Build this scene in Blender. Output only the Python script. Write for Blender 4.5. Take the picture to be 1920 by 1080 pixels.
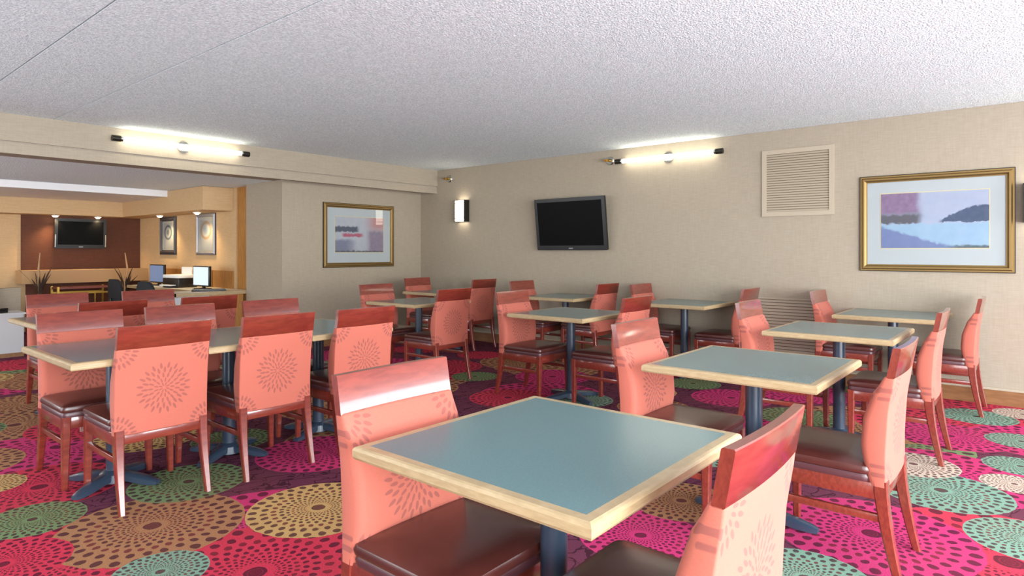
import bpy, bmesh, math, random
from mathutils import Vector, Matrix
random.seed(7)
scn = bpy.context.scene
for o in list(bpy.data.objects): bpy.data.objects.remove(o)
C = scn.collection
R = math.radians
PI = math.pi

# ------------------------------------------------------------------ camera
EYE = 1.286
cam_d = bpy.data.cameras.new('camera'); cam = bpy.data.objects.new('camera', cam_d); C.objects.link(cam)
cam.location = (0, 0, EYE)
cam.rotation_euler = (R(90), 0, R(39.9 - 90))
cam_d.sensor_fit = 'HORIZONTAL'; cam_d.sensor_width = 36; cam_d.lens = 36 * 1185 / 1920
cam_d.shift_y = (471 - 540) / 1920
cam_d.clip_start = 0.02
scn.camera = cam

# ------------------------------------------------------------------ light, world, exposure
vs = scn.view_settings
vs.view_transform = 'Standard'; vs.look = 'None'; vs.gamma = 1.0; vs.use_curve_mapping = False
vs.exposure = 0.55
w = bpy.data.worlds.new('world'); scn.world = w; w.use_nodes = True
wt = w.node_tree
bg = wt.nodes['Background']
sky = wt.nodes.new('ShaderNodeTexSky'); sky.sky_type = 'NISHITA'; sky.sun_disc = False
sky.sun_elevation = R(40); sky.sun_rotation = R(200)
wt.links.new(sky.outputs[0], bg.inputs[0]); bg.inputs[1].default_value = 0.25

def area(name, loc, rot, sx, sy, power, col):
    l = bpy.data.lights.new(name, 'AREA'); l.shape = 'RECTANGLE'; l.size = sx; l.size_y = sy
    l.energy = power; l.color = col
    o = bpy.data.objects.new(name, l); C.objects.link(o); o.location = loc; o.rotation_euler = rot
    return o
WIN_Y = -3.4
WIN_X = [(-2.2, -0.2), (0.0, 2.0), (2.2, 4.2), (4.4, 6.4)]
WZ0, WZ1 = 0.15, 2.4
for (a, b), pw in zip(WIN_X, (265, 250, 160, 125)):      # daylight entering through each window of the unseen glazed wall
    area('window_daylight', ((a + b) / 2, WIN_Y + 0.02, (WZ0 + WZ1) / 2), (R(90), 0, 0), b - a, WZ1 - WZ0, pw, (0.86, 0.94, 1.0))
WIN_L = [(-2.8, -0.4), (3.7, 6.1), (8.0, 11.2)]
for (a, b), pw in zip(WIN_L, (85, 85, 95)):
    area('window_daylight', (-2.58, (a + b) / 2, (WZ0 + WZ1) / 2), (R(90), 0, R(-90)), b - a, min(WZ1, 2.1) - WZ0 if a > 7 else WZ1 - WZ0, pw, (0.88, 0.95, 1.0))

# ------------------------------------------------------------------ node expressions
class V:
    """value in a node tree; python operators add math nodes"""
    def __init__(s, nt, sock): s.nt, s.s = nt, sock
    def m(s, op, *a):
        n = s.nt.nodes.new('ShaderNodeMath'); n.operation = op
        for i, q in enumerate((s,) + a):
            if isinstance(q, V): s.nt.links.new(q.s, n.inputs[i])
            else: n.inputs[i].default_value = q
        return V(s.nt, n.outputs[0])
    def __add__(s, o): return s.m('ADD', o)
    def __radd__(s, o): return s.m('ADD', o)
    def __sub__(s, o): return s.m('SUBTRACT', o)
    def __rsub__(s, o): return (s * -1) + o
    def __mul__(s, o): return s.m('MULTIPLY', o)
    def __rmul__(s, o): return s.m('MULTIPLY', o)
    def __truediv__(s, o): return s.m('DIVIDE', o)
    def lt(s, o): return s.m('LESS_THAN', o)
    def gt(s, o): return s.m('GREATER_THAN', o)
    def abs(s): return s.m('ABSOLUTE')
    def fract(s): return s.m('FRACT')
    def floor(s): return s.m('FLOOR')
    def sqrt(s): return s.m('SQRT')
    def sin(s): return s.m('SINE')
    def log(s): return s.m('LOGARITHM', math.e)
    def atan2(s, o): return s.m('ARCTAN2', o)
    def mod(s, o): return s.m('MODULO', o)
    def max(s, o): return s.m('MAXIMUM', o)
    def min(s, o): return s.m('MINIMUM', o)
    def ss(s, a, b):          # smoothstep a..b
        n = s.nt.nodes.new('ShaderNodeMapRange'); n.interpolation_type = 'SMOOTHSTEP'
        s.nt.links.new(s.s, n.inputs[0]); n.inputs[1].default_value = a; n.inputs[2].default_value = b
        return V(s.nt, n.outputs[0])
def srgb(r, g, b):
    f = lambda c: (c / 255 / 12.92) if c / 255 <= 0.04045 else ((c / 255 + 0.055) / 1.055) ** 2.4
    return (f(r), f(g), f(b), 1)
class Mat:
    def __init__(s, name, rough=0.5, spec=0.5, metal=0.0, coat=0.0, coat_rough=0.1):
        s.m = bpy.data.materials.new(name); s.m.use_nodes = True; s.nt = s.m.node_tree
        s.b = s.nt.nodes['Principled BSDF']
        s.b.inputs['Roughness'].default_value = rough; s.b.inputs['Specular IOR Level'].default_value = spec
        s.b.inputs['Metallic'].default_value = metal
        s.b.inputs['Coat Weight'].default_value = coat; s.b.inputs['Coat Roughness'].default_value = coat_rough
        s._c = None
    def coord(s, kind='Object'):
        n = s.nt.nodes.new('ShaderNodeTexCoord'); return n.outputs[kind]
    def geo(s):
        n = s.nt.nodes.new('ShaderNodeNewGeometry'); return n.outputs['Position']
    def xyz(s, sock):
        n = s.nt.nodes.new('ShaderNodeSeparateXYZ'); s.nt.links.new(sock, n.inputs[0])
        return [V(s.nt, n.outputs[i]) for i in range(3)]
    def scale(s, sock, v, loc=(0, 0, 0)):
        n = s.nt.nodes.new('ShaderNodeMapping'); s.nt.links.new(sock, n.inputs[0])
        n.inputs['Scale'].default_value = v; n.inputs['Location'].default_value = loc
        return n.outputs[0]
    def noise(s, sock, sc=5, det=3, rough=0.5, dist=0.0):
        n = s.nt.nodes.new('ShaderNodeTexNoise'); s.nt.links.new(sock, n.inputs['Vector'])
        n.inputs['Scale'].default_value = sc; n.inputs['Detail'].default_value = det
        n.inputs['Roughness'].default_value = rough; n.inputs['Distortion'].default_value = dist
        return V(s.nt, n.outputs[0])
    def voro(s, sock, sc=5, feat='F1'):
        n = s.nt.nodes.new('ShaderNodeTexVoronoi'); n.feature = feat; s.nt.links.new(sock, n.inputs['Vector'])
        n.inputs['Scale'].default_value = sc
        return V(s.nt, n.outputs['Distance'])
    def mix(s, f, a, b):
        n = s.nt.nodes.new('ShaderNodeMix'); n.data_type = 'RGBA'; n.clamp_factor = True
        if isinstance(f, V): s.nt.links.new(f.s, n.inputs[0])
        else: n.inputs[0].default_value = f
        for i, c in ((6, a), (7, b)):
            if isinstance(c, (tuple, list)): n.inputs[i].default_value = c
            else: s.nt.links.new(c, n.inputs[i])
        return n.outputs[2]
    def color(s, c):
        if isinstance(c, (tuple, list)): s.b.inputs['Base Color'].default_value = c
        else: s.nt.links.new(c, s.b.inputs['Base Color'])
        return s
    def bump(s, h, strength=0.3, dist=0.01):
        n = s.nt.nodes.new('ShaderNodeBump'); n.inputs['Strength'].default_value = strength; n.inputs['Distance'].default_value = dist
        s.nt.links.new(h.s, n.inputs['Height']); s.nt.links.new(n.outputs[0], s.b.inputs['Normal'])
        return s
    def emit(s, col, st):
        s.b.inputs['Emission Color'].default_value = col; s.b.inputs['Emission Strength'].default_value = st
        return s
M = {}
def simple(name, col, **k):
    M[name] = Mat(name, **k).color(srgb(*col)).m
def grain(name, c1, c2, sc, rough=0.35, axis=(1, 1, 1), **k):
    m = Mat(name, rough=rough, **k); p = m.coord()
    f = m.noise(m.scale(p, axis), sc, 4, 0.6, 0.4).ss(0.3, 0.72)
    m.color(m.mix(f, srgb(*c1), srgb(*c2))); M[name] = m.m

grain('cherry_wood', (108, 38, 28), (130, 52, 38), 9, rough=0.3, axis=(1, 9, 5), coat=1.0, coat_rough=0.12)
grain('maple', (160, 136, 100), (176, 152, 116), 14, rough=0.35, axis=(1.2, 1.2, 6), coat=0.3, coat_rough=0.2)
grain('honey_wood', (150, 100, 45), (172, 120, 60), 6, rough=0.4, axis=(6, 6, 1))
grain('base_wood', (122, 80, 46), (140, 96, 58), 5, rough=0.4, axis=(6, 1, 6))
simple('pole_metal', (44, 56, 72), rough=0.32, spec=0.6, coat=0.3, coat_rough=0.2)
simple('dark_metal', (48, 44, 38), rough=0.35, metal=0.6)
simple('chrome', (190, 190, 185), rough=0.2, metal=1.0)
simple('brass', (190, 150, 70), rough=0.28, metal=0.9)
simple('gold_frame', (138, 112, 70), rough=0.42, metal=0.8)
simple('black_plastic', (16, 16, 18), rough=0.35)
simple('black_fabric', (20, 22, 28), rough=0.8)
simple('white_plastic', (225, 225, 222), rough=0.45)
simple('screen_black', (5, 5, 6), rough=0.4, spec=0.08)
simple('cream_paint', (168, 154, 134), rough=0.5)
simple('louver_dark', (112, 98, 80), rough=0.7)
simple('white_trim', (222, 220, 222), rough=0.5)
simple('shadow_reveal', (150, 138, 124), rough=0.8)
simple('mat_board', (160, 166, 168), rough=0.8)
simple('mat_bevel', (196, 180, 130), rough=0.6)
simple('tan_paint', (178, 140, 98), rough=0.7)
simple('stone_top', (200, 196, 188), rough=0.35)
simple('grey_laminate', (186, 186, 188), rough=0.45)
simple('twig', (165, 130, 95), rough=0.8)
simple('dark_leaf', (60, 42, 34), rough=0.7)
simple('vase_dark', (52, 36, 30), rough=0.3)
simple('silver_frame', (150, 150, 158), rough=0.35, metal=0.5)
simple('charcoal_frame', (58, 54, 58), rough=0.4)
M['tube_glow'] = Mat('tube_glow').color((1, 1, 1, 1)).emit((1.0, 0.98, 0.80, 1), 7.5).m
M['sconce_glow'] = Mat('sconce_glow').color((1, 1, 1, 1)).emit((1.0, 0.9, 0.72, 1), 7).m
M['spot_glow'] = Mat('spot_glow').color((1, 1, 1, 1)).emit((1.0, 0.78, 0.42, 1), 30).m
M['screen_lit'] = Mat('screen_lit', rough=0.3).color(srgb(60, 70, 80)).emit(srgb(215, 230, 240), 0.8).m
M['screen_dim'] = Mat('screen_dim', rough=0.3).color(srgb(60, 70, 90)).emit(srgb(120, 140, 175), 0.5).m

def glass():
    m = bpy.data.materials.new('picture_glass'); m.use_nodes = True; nt = m.node_tree
    for n in list(nt.nodes): nt.nodes.remove(n)
    out = nt.nodes.new('ShaderNodeOutputMaterial'); t = nt.nodes.new('ShaderNodeBsdfTransparent'); g = nt.nodes.new('ShaderNodeBsdfGlossy')
    g.inputs['Roughness'].default_value = 0.04
    f = nt.nodes.new('ShaderNodeFresnel'); f.inputs[0].default_value = 1.45
    mx = nt.nodes.new('ShaderNodeMixShader')
    ge = nt.nodes.new('ShaderNodeNewGeometry')
    fb = V(nt, f.outputs[0]) * (1.0 - V(nt, ge.outputs['Backfacing']))
    nt.links.new(fb.s, mx.inputs[0]); nt.links.new(t.outputs[0], mx.inputs[1]); nt.links.new(g.outputs[0], mx.inputs[2])
    nt.links.new(mx.outputs[0], out.inputs[0]); M['glass'] = m
glass()

def m_laminate():
    m = Mat('teal_laminate', rough=0.22, spec=0.5); p = m.coord()
    f = m.noise(p, 160, 2); m.color(m.mix(f, srgb(84, 112, 114), srgb(98, 126, 128))); M['laminate'] = m.m
m_laminate()
def m_vinyl():
    m = Mat('brown_vinyl', rough=0.3, spec=0.5, coat=0.2, coat_rough=0.2); p = m.coord()
    f = m.noise(p, 12, 3); m.color(m.mix(f, srgb(66, 28, 24), srgb(84, 40, 34)))
    m.bump(m.noise(p, 260, 2), 0.08, 0.002); M['vinyl'] = m.m
    m = Mat('brown_vinyl_band', rough=0.35); m.color(srgb(78, 42, 46)); M['vinyl_band'] = m.m
m_vinyl()

def burst(m, x, z, cx, cz, rings, lr, wr):
    """mask of leaf marks on rings (radius, count, stagger) around cx, cz"""
    dx, dz = x - cx, z - cz
    r = (dx * dx + dz * dz).sqrt(); th = dz.atan2(dx) / (2 * PI)
    out = None
    for rad, n, st in rings:
        k = 0.55 + 0.45 * min(1, rad / 0.1)
        a = ((th * n + st).fract() - 0.5) * (2 * PI * rad / n) / (wr * k)
        b = (r - rad) / (lr * k)
        a = a * (1.0 + b * 0.35)
        q = 1.0 - (a * a + b * b).ss(0.75, 1.1)
        out = q if out is None else out.max(q)
    return out
def m_fabric():
    m = Mat('salmon_fabric', rough=0.75, spec=0.25); p = m.coord()
    x, y, z = m.xyz(p)
    b1 = burst(m, x, z, 0.0, 0.585, [(0.018, 8, 0), (0.040, 13, .5), (0.066, 17, 0), (0.093, 20, .5), (0.116, 20, 0)], 0.0165, 0.0062)
    ax = x.abs()
    b2 = burst(m, ax, z, 0.225, 0.80, [(0.05, 18, .2), (0.085, 25, .5)], 0.017, 0.0066)
    b3 = burst(m, ax, z, 0.225, 0.375, [(0.05, 18, .2), (0.085, 25, .5)], 0.017, 0.0066)
    mk = b1.max(b2).max(b3) * 0.62
    w1 = m.noise(m.scale(p, (1, 1, 8)), 90, 2)
    base = m.mix(w1, srgb(173, 91, 75), srgb(185, 103, 87))
    m.color(m.mix(mk, base, srgb(122, 70, 66)))
    m.b.inputs['Sheen Weight'].default_value = 0.1; m.b.inputs['Sheen Roughness'].default_value = 0.4
    m.bump(m.noise(p, 400, 2), 0.12, 0.002); M['fabric'] = m.m
m_fabric()

def m_wall(name, c1, c2):
    m = Mat(name, rough=0.65, spec=0.3); p = m.geo()
    f = m.noise(m.scale(p, (3, 3, 60)), 3, 4, 0.6)
    g = m.noise(m.scale(p, (40, 40, 3)), 3, 2)
    h = f * 0.7 + g * 0.3
    m.color(m.mix(h.ss(0.3, 0.7), srgb(*c1), srgb(*c2))); m.bump(h, 0.12, 0.004); M[name] = m.m
m_wall('wallpaper', (150, 137, 119), (162, 149, 132))
m_wall('brown_panel', (82, 44, 28), (94, 54, 36))
m_wall('tan_wallpaper', (186, 152, 112), (198, 166, 126))
def m_ceiling():
    m = Mat('popcorn_ceiling', rough=0.9, spec=0.1); p = m.geo()
    n1 = m.noise(p, 75, 4, 0.7); n2 = m.voro(p, 90)
    h = n1 * 0.7 + n2 * 0.5
    m.color(m.mix(n1.ss(0.38, 0.62), srgb(208, 217, 220), srgb(245, 251, 253))); m.bump(h, 0.6, 0.012); M['ceiling'] = m.m
m_ceiling()

# carpet: medallions (x, y, radius, colour) over a plum ground with dark twigs
RED, MAG, GRN, TEA, TAN, YEL, CRM = 'red', 'mag', 'grn', 'tea', 'tan', 'yel', 'crm'
CC = {'red': srgb(204, 58, 80), 'mag': srgb(200, 58, 112), 'grn': srgb(116, 140, 96), 'tea': srgb(126, 164, 142), 'tan': srgb(168, 122, 86),
      'yel': srgb(200, 164, 106), 'crm': srgb(206, 188, 168)}
MED = [(1.82, 2.79, .34, YEL), (1.20, 3.20, .40, TAN), (1.29, 2.42, .46, RED), (1.56, 3.66, .30, GRN), (2.30, 3.56, .36, MAG), (0.86, 3.72, .22, GRN),
       (0.82, 4.45, .18, YEL), (0.66, 3.28, .24, RED), (2.66, .72, .25, TEA), (3.27, .60, .42, MAG), (3.64, .04, .25, TEA), (4.10, .42, .32, TEA),
       (4.47, .12, .16, CRM), (4.86, .10, .19, TEA), (5.50, .11, .20, TEA), (6.10, .39, .26, TEA), (6.42, .12, .19, CRM), (3.07, 1.43, .26, TAN),
       (2.58, 1.40, .28, MAG), (4.50, .60, .24, CRM), (5.34, .50, .36, MAG), (5.50, 2.09, .34, MAG), (5.34, 4.46, .20, TAN), (5.77, 5.34, .28, RED),
       (4.75, 4.47, .24, GRN), (1.05, 2.72, .18, TEA), (1.0, 4.2, .40, RED), (0.75, 5.0, .36, TAN), (2.1, 4.25, .26, GRN), (1.75, 4.75, .34, YEL),
       (2.75, 4.1, .20, YEL), (2.9, 3.2, .34, RED), (4.95, 5.1, .40, RED), (5.25, 3.85, .38, MAG), (4.25, 3.6, .34, RED), (4.6, 3.05, .26, TEA),
       (4.75, 2.45, .30, TAN), (5.25, 2.75, .24, YEL), (5.85, 2.6, .26, GRN), (6.05, 1.6, .34, MAG), (5.2, 1.45, .30, GRN), (4.6, 1.75, .36, MAG),
       (3.9, 1.7, .30, TEA), (3.5, 2.3, .42, MAG), (2.6, 2.2, .34, GRN), (4.0, 4.5, .38, TAN), (3.5, 5.2, .42, RED), (4.3, 5.6, .36, GRN),
       (2.9, 5.4, .30, YEL), (5.6, 6.3, .34, RED), (1.6, 5.4, .40, RED), (0.9, 5.9, .3, GRN), (1.5, 6.6, .4, TAN), (2.3, 6.4, .34, RED), (3.4, 6.5, .34, TAN),
       (4.6, 6.7, .4, MAG), (1.9, 7.5, .4, TAN), (2.9, 7.5, .4, GRN), (1.3, 8.2, .42, YEL), (1.95, 8.9, .42, RED), (2.7, 8.6, .36, TAN), (3.5, 7.9, .4, RED),
       (6.3, 4.6, .3, TEA), (6.2, 3.4, .3, TAN), (2.1, -.1, .42, MAG), (1.2, .6, .4, TEA), (1.9, 1.1, .38, TAN), (.6, 1.6, .4, RED), (1.1, 1.9, .3, YEL),
       (.3, .5, .42, GRN), (5.2, -.5, .42, MAG), (4.2, -.6, .36, TAN), (3.0, -.7, .42, RED), (6.1, -.5, .36, GRN)]
_rc = random.Random(11)
for _i in range(60):      # further medallions lying under the others
    MED.append((_rc.uniform(0.4, 6.6), _rc.uniform(-0.6, 8.5), _rc.uniform(0.44, 0.58), _rc.choice((RED, MAG, MAG, TAN, GRN, RED))))
def m_carpet():
    m = Mat('medallion_carpet', rough=0.95, spec=0.05); nt = m.nt; p = m.geo()
    x, y, z = m.xyz(p)
    nz = m.noise(p, 18, 3)
    n2 = nt.nodes.new('ShaderNodeCombineXYZ'); nt.links.new((x + nz * 0.02).s, n2.inputs[0]); nt.links.new((y + nz * 0.02).s, n2.inputs[1])
    pw = n2.outputs[0]
    nb = m.noise(p, 7, 2)
    n3 = nt.nodes.new('ShaderNodeCombineXYZ'); nt.links.new((x + nb * 0.35).s, n3.inputs[0]); nt.links.new((y * 1.4 - nb * 0.3).s, n3.inputs[1])
    twig = m.voro(n3.outputs[0], 8, 'DISTANCE_TO_EDGE').lt(0.035)
    col = m.mix(twig, srgb(104, 54, 74), srgb(62, 30, 46))
    cur = None
    cv = nt.nodes.new('ShaderNodeCombineXYZ'); cv.inputs[2].default_value = 0
    cen = cv.outputs[0]                               # (cx, cy, R) of the winning medallion
    order = sorted(MED, key=lambda c: -c[2])
    for cx, cy, rad, cn in order:
        dn = nt.nodes.new('ShaderNodeVectorMath'); dn.operation = 'DISTANCE'
        nt.links.new(pw, dn.inputs[0]); dn.inputs[1].default_value = (cx, cy, 0)
        ins = V(nt, dn.outputs['Value']).lt(rad)
        col = m.mix(ins, col, CC[cn])
        mx = nt.nodes.new('ShaderNodeMix'); mx.data_type = 'VECTOR'
        nt.links.new(ins.s, mx.inputs[0]); nt.links.new(cen, mx.inputs[4]); mx.inputs[5].default_value = (cx, cy, rad)
        cen = mx.outputs[1]
    cx, cy, cr = m.xyz(cen)
    px, py, _ = m.xyz(pw)
    dx, dy = px - cx, py - cy
    r = (dx * dx + dy * dy).sqrt() / cr.max(0.05)
    th = dy.atan2(dx) / (2 * PI)
    u = r.max(0.01).log() / 0.19
    ring = u.floor()
    fu = u.fract() - 0.5
    fv = (th * 30 + ring * 0.5).fract() - 0.5
    e = (fu * fu) / 0.13 + (fv * fv) / 0.075
    dot = e.lt(1.0) * r.gt(0.17) * r.lt(0.985)
    hole = r.lt(0.10)
    mask = dot.max(hole) * cr.gt(0.01)
    alt = (ring.abs() / 3.0).fract().lt(0.2)
    col = m.mix(mask * 0.85, col, m.mix(alt * 0.5, srgb(62, 26, 44), srgb(132, 44, 50)))
    hue = m.noise(p, 2.2, 2).ss(0.3, 0.7)
    pile = m.noise(p, 170, 3, 0.7)
    col = m.mix(hue * 0.14, col, srgb(140, 80, 60))
    col = m.mix(pile.ss(0.35, 0.68) * 0.34, col, srgb(52, 22, 34))
    m.color(col); m.bump(pile, 0.35, 0.006); M['carpet'] = m.m
m_carpet()

def m_art(name, kind, w, h):
    """loose watercolour print; object x = across (0 = centre), z = up"""
    m = Mat(name, rough=0.7); p = m.coord(); x, y, z = m.xyz(p)
    n = m.noise(p, 9, 4, 0.6); n3 = m.noise(p, 22, 3)
    u = x / w + 0.5 + (n - 0.5) * 0.10; v = z / h + 0.5 + (n3 - 0.5) * 0.12
    if kind == 'bay':
        c = m.mix(n, srgb(168, 184, 214), srgb(200, 206, 226))
        pur = (1.0 - u.ss(.32, .42)) * v.ss(.58, .66)
        c = m.mix(pur, c, m.mix(n3, srgb(120, 96, 128), srgb(170, 140, 178)))
        gr = (1.0 - u.ss(.34, .42)) * v.ss(.42, .47) * (1.0 - v.ss(.58, .66))
        c = m.mix(gr, c, srgb(98, 98, 108))
        hill = ((u - .55) * .75 + .5).min(.74); hm = u.ss(.54, .6) * v.gt(.46) * (hill - v).ss(-.01, .02)
        c = m.mix(hm, c, m.mix(n3, srgb(52, 70, 104), srgb(86, 106, 138)))
        wat = (1.0 - v.ss(.42, .46)); c = m.mix(wat, c, m.mix(n, srgb(150, 188, 220), srgb(180, 208, 232)))
        sh = (1.0 - (v + u * .55).ss(.36, .42)); c = m.mix(sh, c, m.mix(n, srgb(104, 126, 176), srgb(138, 150, 196)))
        bt = (1.0 - v.ss(.03, .07)) * u.ss(.6, .75); c = m.mix(bt, c, srgb(92, 108, 116))
    elif kind == 'shore':
        c = m.mix(n, srgb(176, 186, 200), srgb(214, 212, 218))
        rose = u.ss(.55, .85) * v.ss(.5, .8); c = m.mix(rose, c, srgb(206, 150, 148))
        mau = u.ss(.6, .75) * (1.0 - v.ss(.55, .7)); c = m.mix(mau, c, m.mix(n3, srgb(128, 124, 150), srgb(176, 150, 168)))
        trees = (1.0 - u.ss(.42, .5)) * v.ss(.55, .6) * (1.0 - v.ss(.7, .76)); c = m.mix(trees, c, srgb(84, 92, 110))
        pink = u.ss(.1, .2) * (1.0 - u.ss(.5, .6)) * v.ss(.42, .46) * (1.0 - v.ss(.5, .56)); c = m.mix(pink, c, srgb(190, 96, 120))
        lo = (1.0 - u.ss(.2, .5)) * (1.0 - v.ss(.3, .4)); c = m.mix(lo, c, srgb(132, 136, 160))
        bt = (1.0 - v.ss(.02, .06)); c = m.mix(bt, c, srgb(96, 96, 106))
    else:
        c = m.mix(n, srgb(176, 184, 190), srgb(206, 206, 204))
        rr = ((x * x) / (w * w * .16) + ((z - h * .12) * (z - h * .12)) / (h * h * .07)).sqrt()
        c = m.mix(rr.ss(.7, .85) * (1.0 - rr.ss(1.0, 1.15)), c, srgb(190, 160, 130) if kind == 'fan' else srgb(90, 110, 130))
        c = m.mix((1.0 - rr.ss(.2, .6)) * .8, c, srgb(140, 160, 190) if kind == 'fan' else srgb(90, 106, 112))
    m.color(m.mix(0.42, c, (0.012, 0.014, 0.02, 1))); M[name] = m.m

# ------------------------------------------------------------------ mesh helpers
def mesh_obj(name, bm, mat, parent=None, smooth=False, bevel=0.0):
    bmesh.ops.recalc_face_normals(bm, faces=bm.faces[:])
    me = bpy.data.meshes.new(name); bm.to_mesh(me); bm.free()
    me.materials.append(M[mat])
    if smooth:
        for f in me.polygons: f.use_smooth = True
        me.set_sharp_from_angle(angle=R(40))
    o = bpy.data.objects.new(name, me); C.objects.link(o)
    if parent: o.parent = parent
    return o
def box(bm, x0, x1, y0, y1, z0, z1, bev=0.0):
    vs_ = [bm.verts.new(v) for v in ((x0, y0, z0), (x1, y0, z0), (x1, y1, z0), (x0, y1, z0), (x0, y0, z1), (x1, y0, z1), (x1, y1, z1), (x0, y1, z1))]
    fs = [bm.faces.new([vs_[i] for i in f]) for f in ((0, 3, 2, 1), (4, 5, 6, 7), (0, 1, 5, 4), (1, 2, 6, 5), (2, 3, 7, 6), (3, 0, 4, 7))]
    if bev:
        es = list({e for f in fs for e in f.edges})
        bmesh.ops.bevel(bm, geom=es, offset=bev, segments=2, affect='EDGES', profile=0.5)
def boxo(name, b, mat, parent=None, bev=0.0):
    bm = bmesh.new(); box(bm, *b, bev=bev); return mesh_obj(name, bm, mat, parent, smooth=bev > 0)
def loft(bm, rings, cap=True):
    vr = [[bm.verts.new(p) for p in r] for r in rings]
    n = len(vr[0])
    for a, b in zip(vr, vr[1:]):
        for i in range(n):
            bm.faces.new((a[i], a[(i + 1) % n], b[(i + 1) % n], b[i]))
    if cap:
        bm.faces.new(vr[0][::-1]); bm.faces.new(vr[-1])
def rring(w, d, r, n=4, cx=0, cy=0):
    out = []
    r = min(r, w / 2 - 1e-4, d / 2 - 1e-4)
    for sx, sy, a0 in ((1, 1, 0), (-1, 1, 90), (-1, -1, 180), (1, -1, 270)):
        for i in range(n + 1):
            a = R(a0 + 90 * i / n)
            out.append((cx + sx * (w / 2 - r) + r * math.cos(a), cy + sy * (d / 2 - r) + r * math.sin(a)))
    return out
def rring2(w, d, rf, rb, n=3, cy=0):
    out = []
    for sx, sy, a0 in ((1, 1, 0), (-1, 1, 90), (-1, -1, 180), (1, -1, 270)):
        r = rf if sy > 0 else rb
        for i in range(n + 1):
            a = R(a0 + 90 * i / n)
            out.append((sx * (w / 2 - r) + r * math.cos(a), cy + sy * (d / 2 - r) + r * math.sin(a)))
    return out
def tube(bm, pts, rad, n=10, cap=True):
    rings = []
    for i, p in enumerate(pts):
        p = Vector(p)
        d = (Vector(pts[min(i + 1, len(pts) - 1)]) - Vector(pts[max(i - 1, 0)])).normalized()
        up = Vector((0, 0, 1)) if abs(d.z) < 0.9 else Vector((1, 0, 0))
        a = d.cross(up).normalized(); b = d.cross(a)
        rr = rad[i] if isinstance(rad, (list, tuple)) else rad
        rings.append([p + a * rr * math.cos(2 * PI * k / n) + b * rr * math.sin(2 * PI * k / n) for k in range(n)])
    loft(bm, rings, cap)
def tubeo(name, pts, rad, mat, parent=None, n=12):
    bm = bmesh.new(); tube(bm, pts, rad, n); return mesh_obj(name, bm, mat, parent, smooth=True)
def thing(name, label, cat, loc=(0, 0, 0), rz=0.0, group=None):
    o = bpy.data.objects.new(name, None); C.objects.link(o); o.empty_display_size = 0.1
    o.location = loc; o.rotation_euler = (0, 0, rz); o['label'] = label; o['category'] = cat
    if group: o['group'] = group
    return o
def tag(o, label, cat, group=None):
    o['label'] = label; o['category'] = cat
    if group: o['group'] = group
    return o
def struct(o):
    o['kind'] = 'structure'; return o
def sbox(name, b, mat, parent=None):
    o = boxo(name, b, mat, parent)
    if parent is None: struct(o)
    return o
def dup(root, loc, rz, label, group=None):
    r = root.copy(); C.objects.link(r); r.location = loc; r.rotation_euler = (0, 0, rz); r['label'] = label
    if group: r['group'] = group
    for ch in list(root.children):
        c = ch.copy(); C.objects.link(c); c.parent = r
        for g in list(ch.children):
            d = g.copy(); C.objects.link(d); d.parent = c
    return r

# ------------------------------------------------------------------ room shell
XW = 6.67; YC = 7.437; YB = 7.06; ZC = 2.515; ZL = 2.2; YF = 12.4; XL = -2.6; XP = 4.416
sbox('floor', (XL, XW + 0.1, WIN_Y - 0.1, YF + 0.1, -0.1, 0), 'carpet')
sbox('wall_right', (XW, XW + 0.15, WIN_Y, YC + 0.9, 0, ZC + 0.1), 'wallpaper')
sbox('wall_column', (4.313, XW, YC, 8.36, 0, ZL), 'wallpaper')
# wall with the windows (behind and right of the camera)
wb = sbox('wall_back', (XL, XW, WIN_Y - 0.15, WIN_Y, 0, WZ0), 'wallpaper')
sbox('lintel', (XL, XW, WIN_Y - 0.15, WIN_Y, WZ1, ZC + 0.1), 'wallpaper', wb)
xs = [XL] + [v for ab in WIN_X for v in ab] + [XW]
for i in range(0, len(xs), 2): sbox('pier', (xs[i], xs[i + 1], WIN_Y - 0.15, WIN_Y, WZ0, WZ1), 'wallpaper', wb)
wl = sbox('wall_left', (XL - 0.15, XL, WIN_Y - 0.15, YF, 0, WZ0), 'wallpaper')
sbox('lintel', (XL - 0.15, XL, WIN_Y - 0.15, YF, WZ1, ZC + 0.1), 'wallpaper', wl)
ys = [WIN_Y - 0.15] + [v for ab in WIN_L for v in ab] + [YF]
for i in range(0, len(ys), 2): sbox('pier', (XL - 0.15, XL, ys[i], ys[i + 1], WZ0, WZ1), 'wallpaper', wl)
k = 0
for (a, b) in WIN_X:
    k += 1
    f = sbox('window_%d' % k, (a, b, WIN_Y - 0.10, WIN_Y - 0.06, WZ0, WZ0 + 0.05), 'white_trim')
    sbox('frame', (a, b, WIN_Y - 0.10, WIN_Y - 0.06, WZ1 - 0.05, WZ1), 'white_trim', f)
    for q in (a, (a + b) / 2 - 0.02, b - 0.04): sbox('mullion', (q, q + 0.04, WIN_Y - 0.10, WIN_Y - 0.06, WZ0 + 0.05, WZ1 - 0.05), 'white_trim', f)
    sbox('pane', (a + 0.04, b - 0.04, WIN_Y - 0.085, WIN_Y - 0.08, WZ0 + 0.05, WZ1 - 0.05), 'glass', f)
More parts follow.
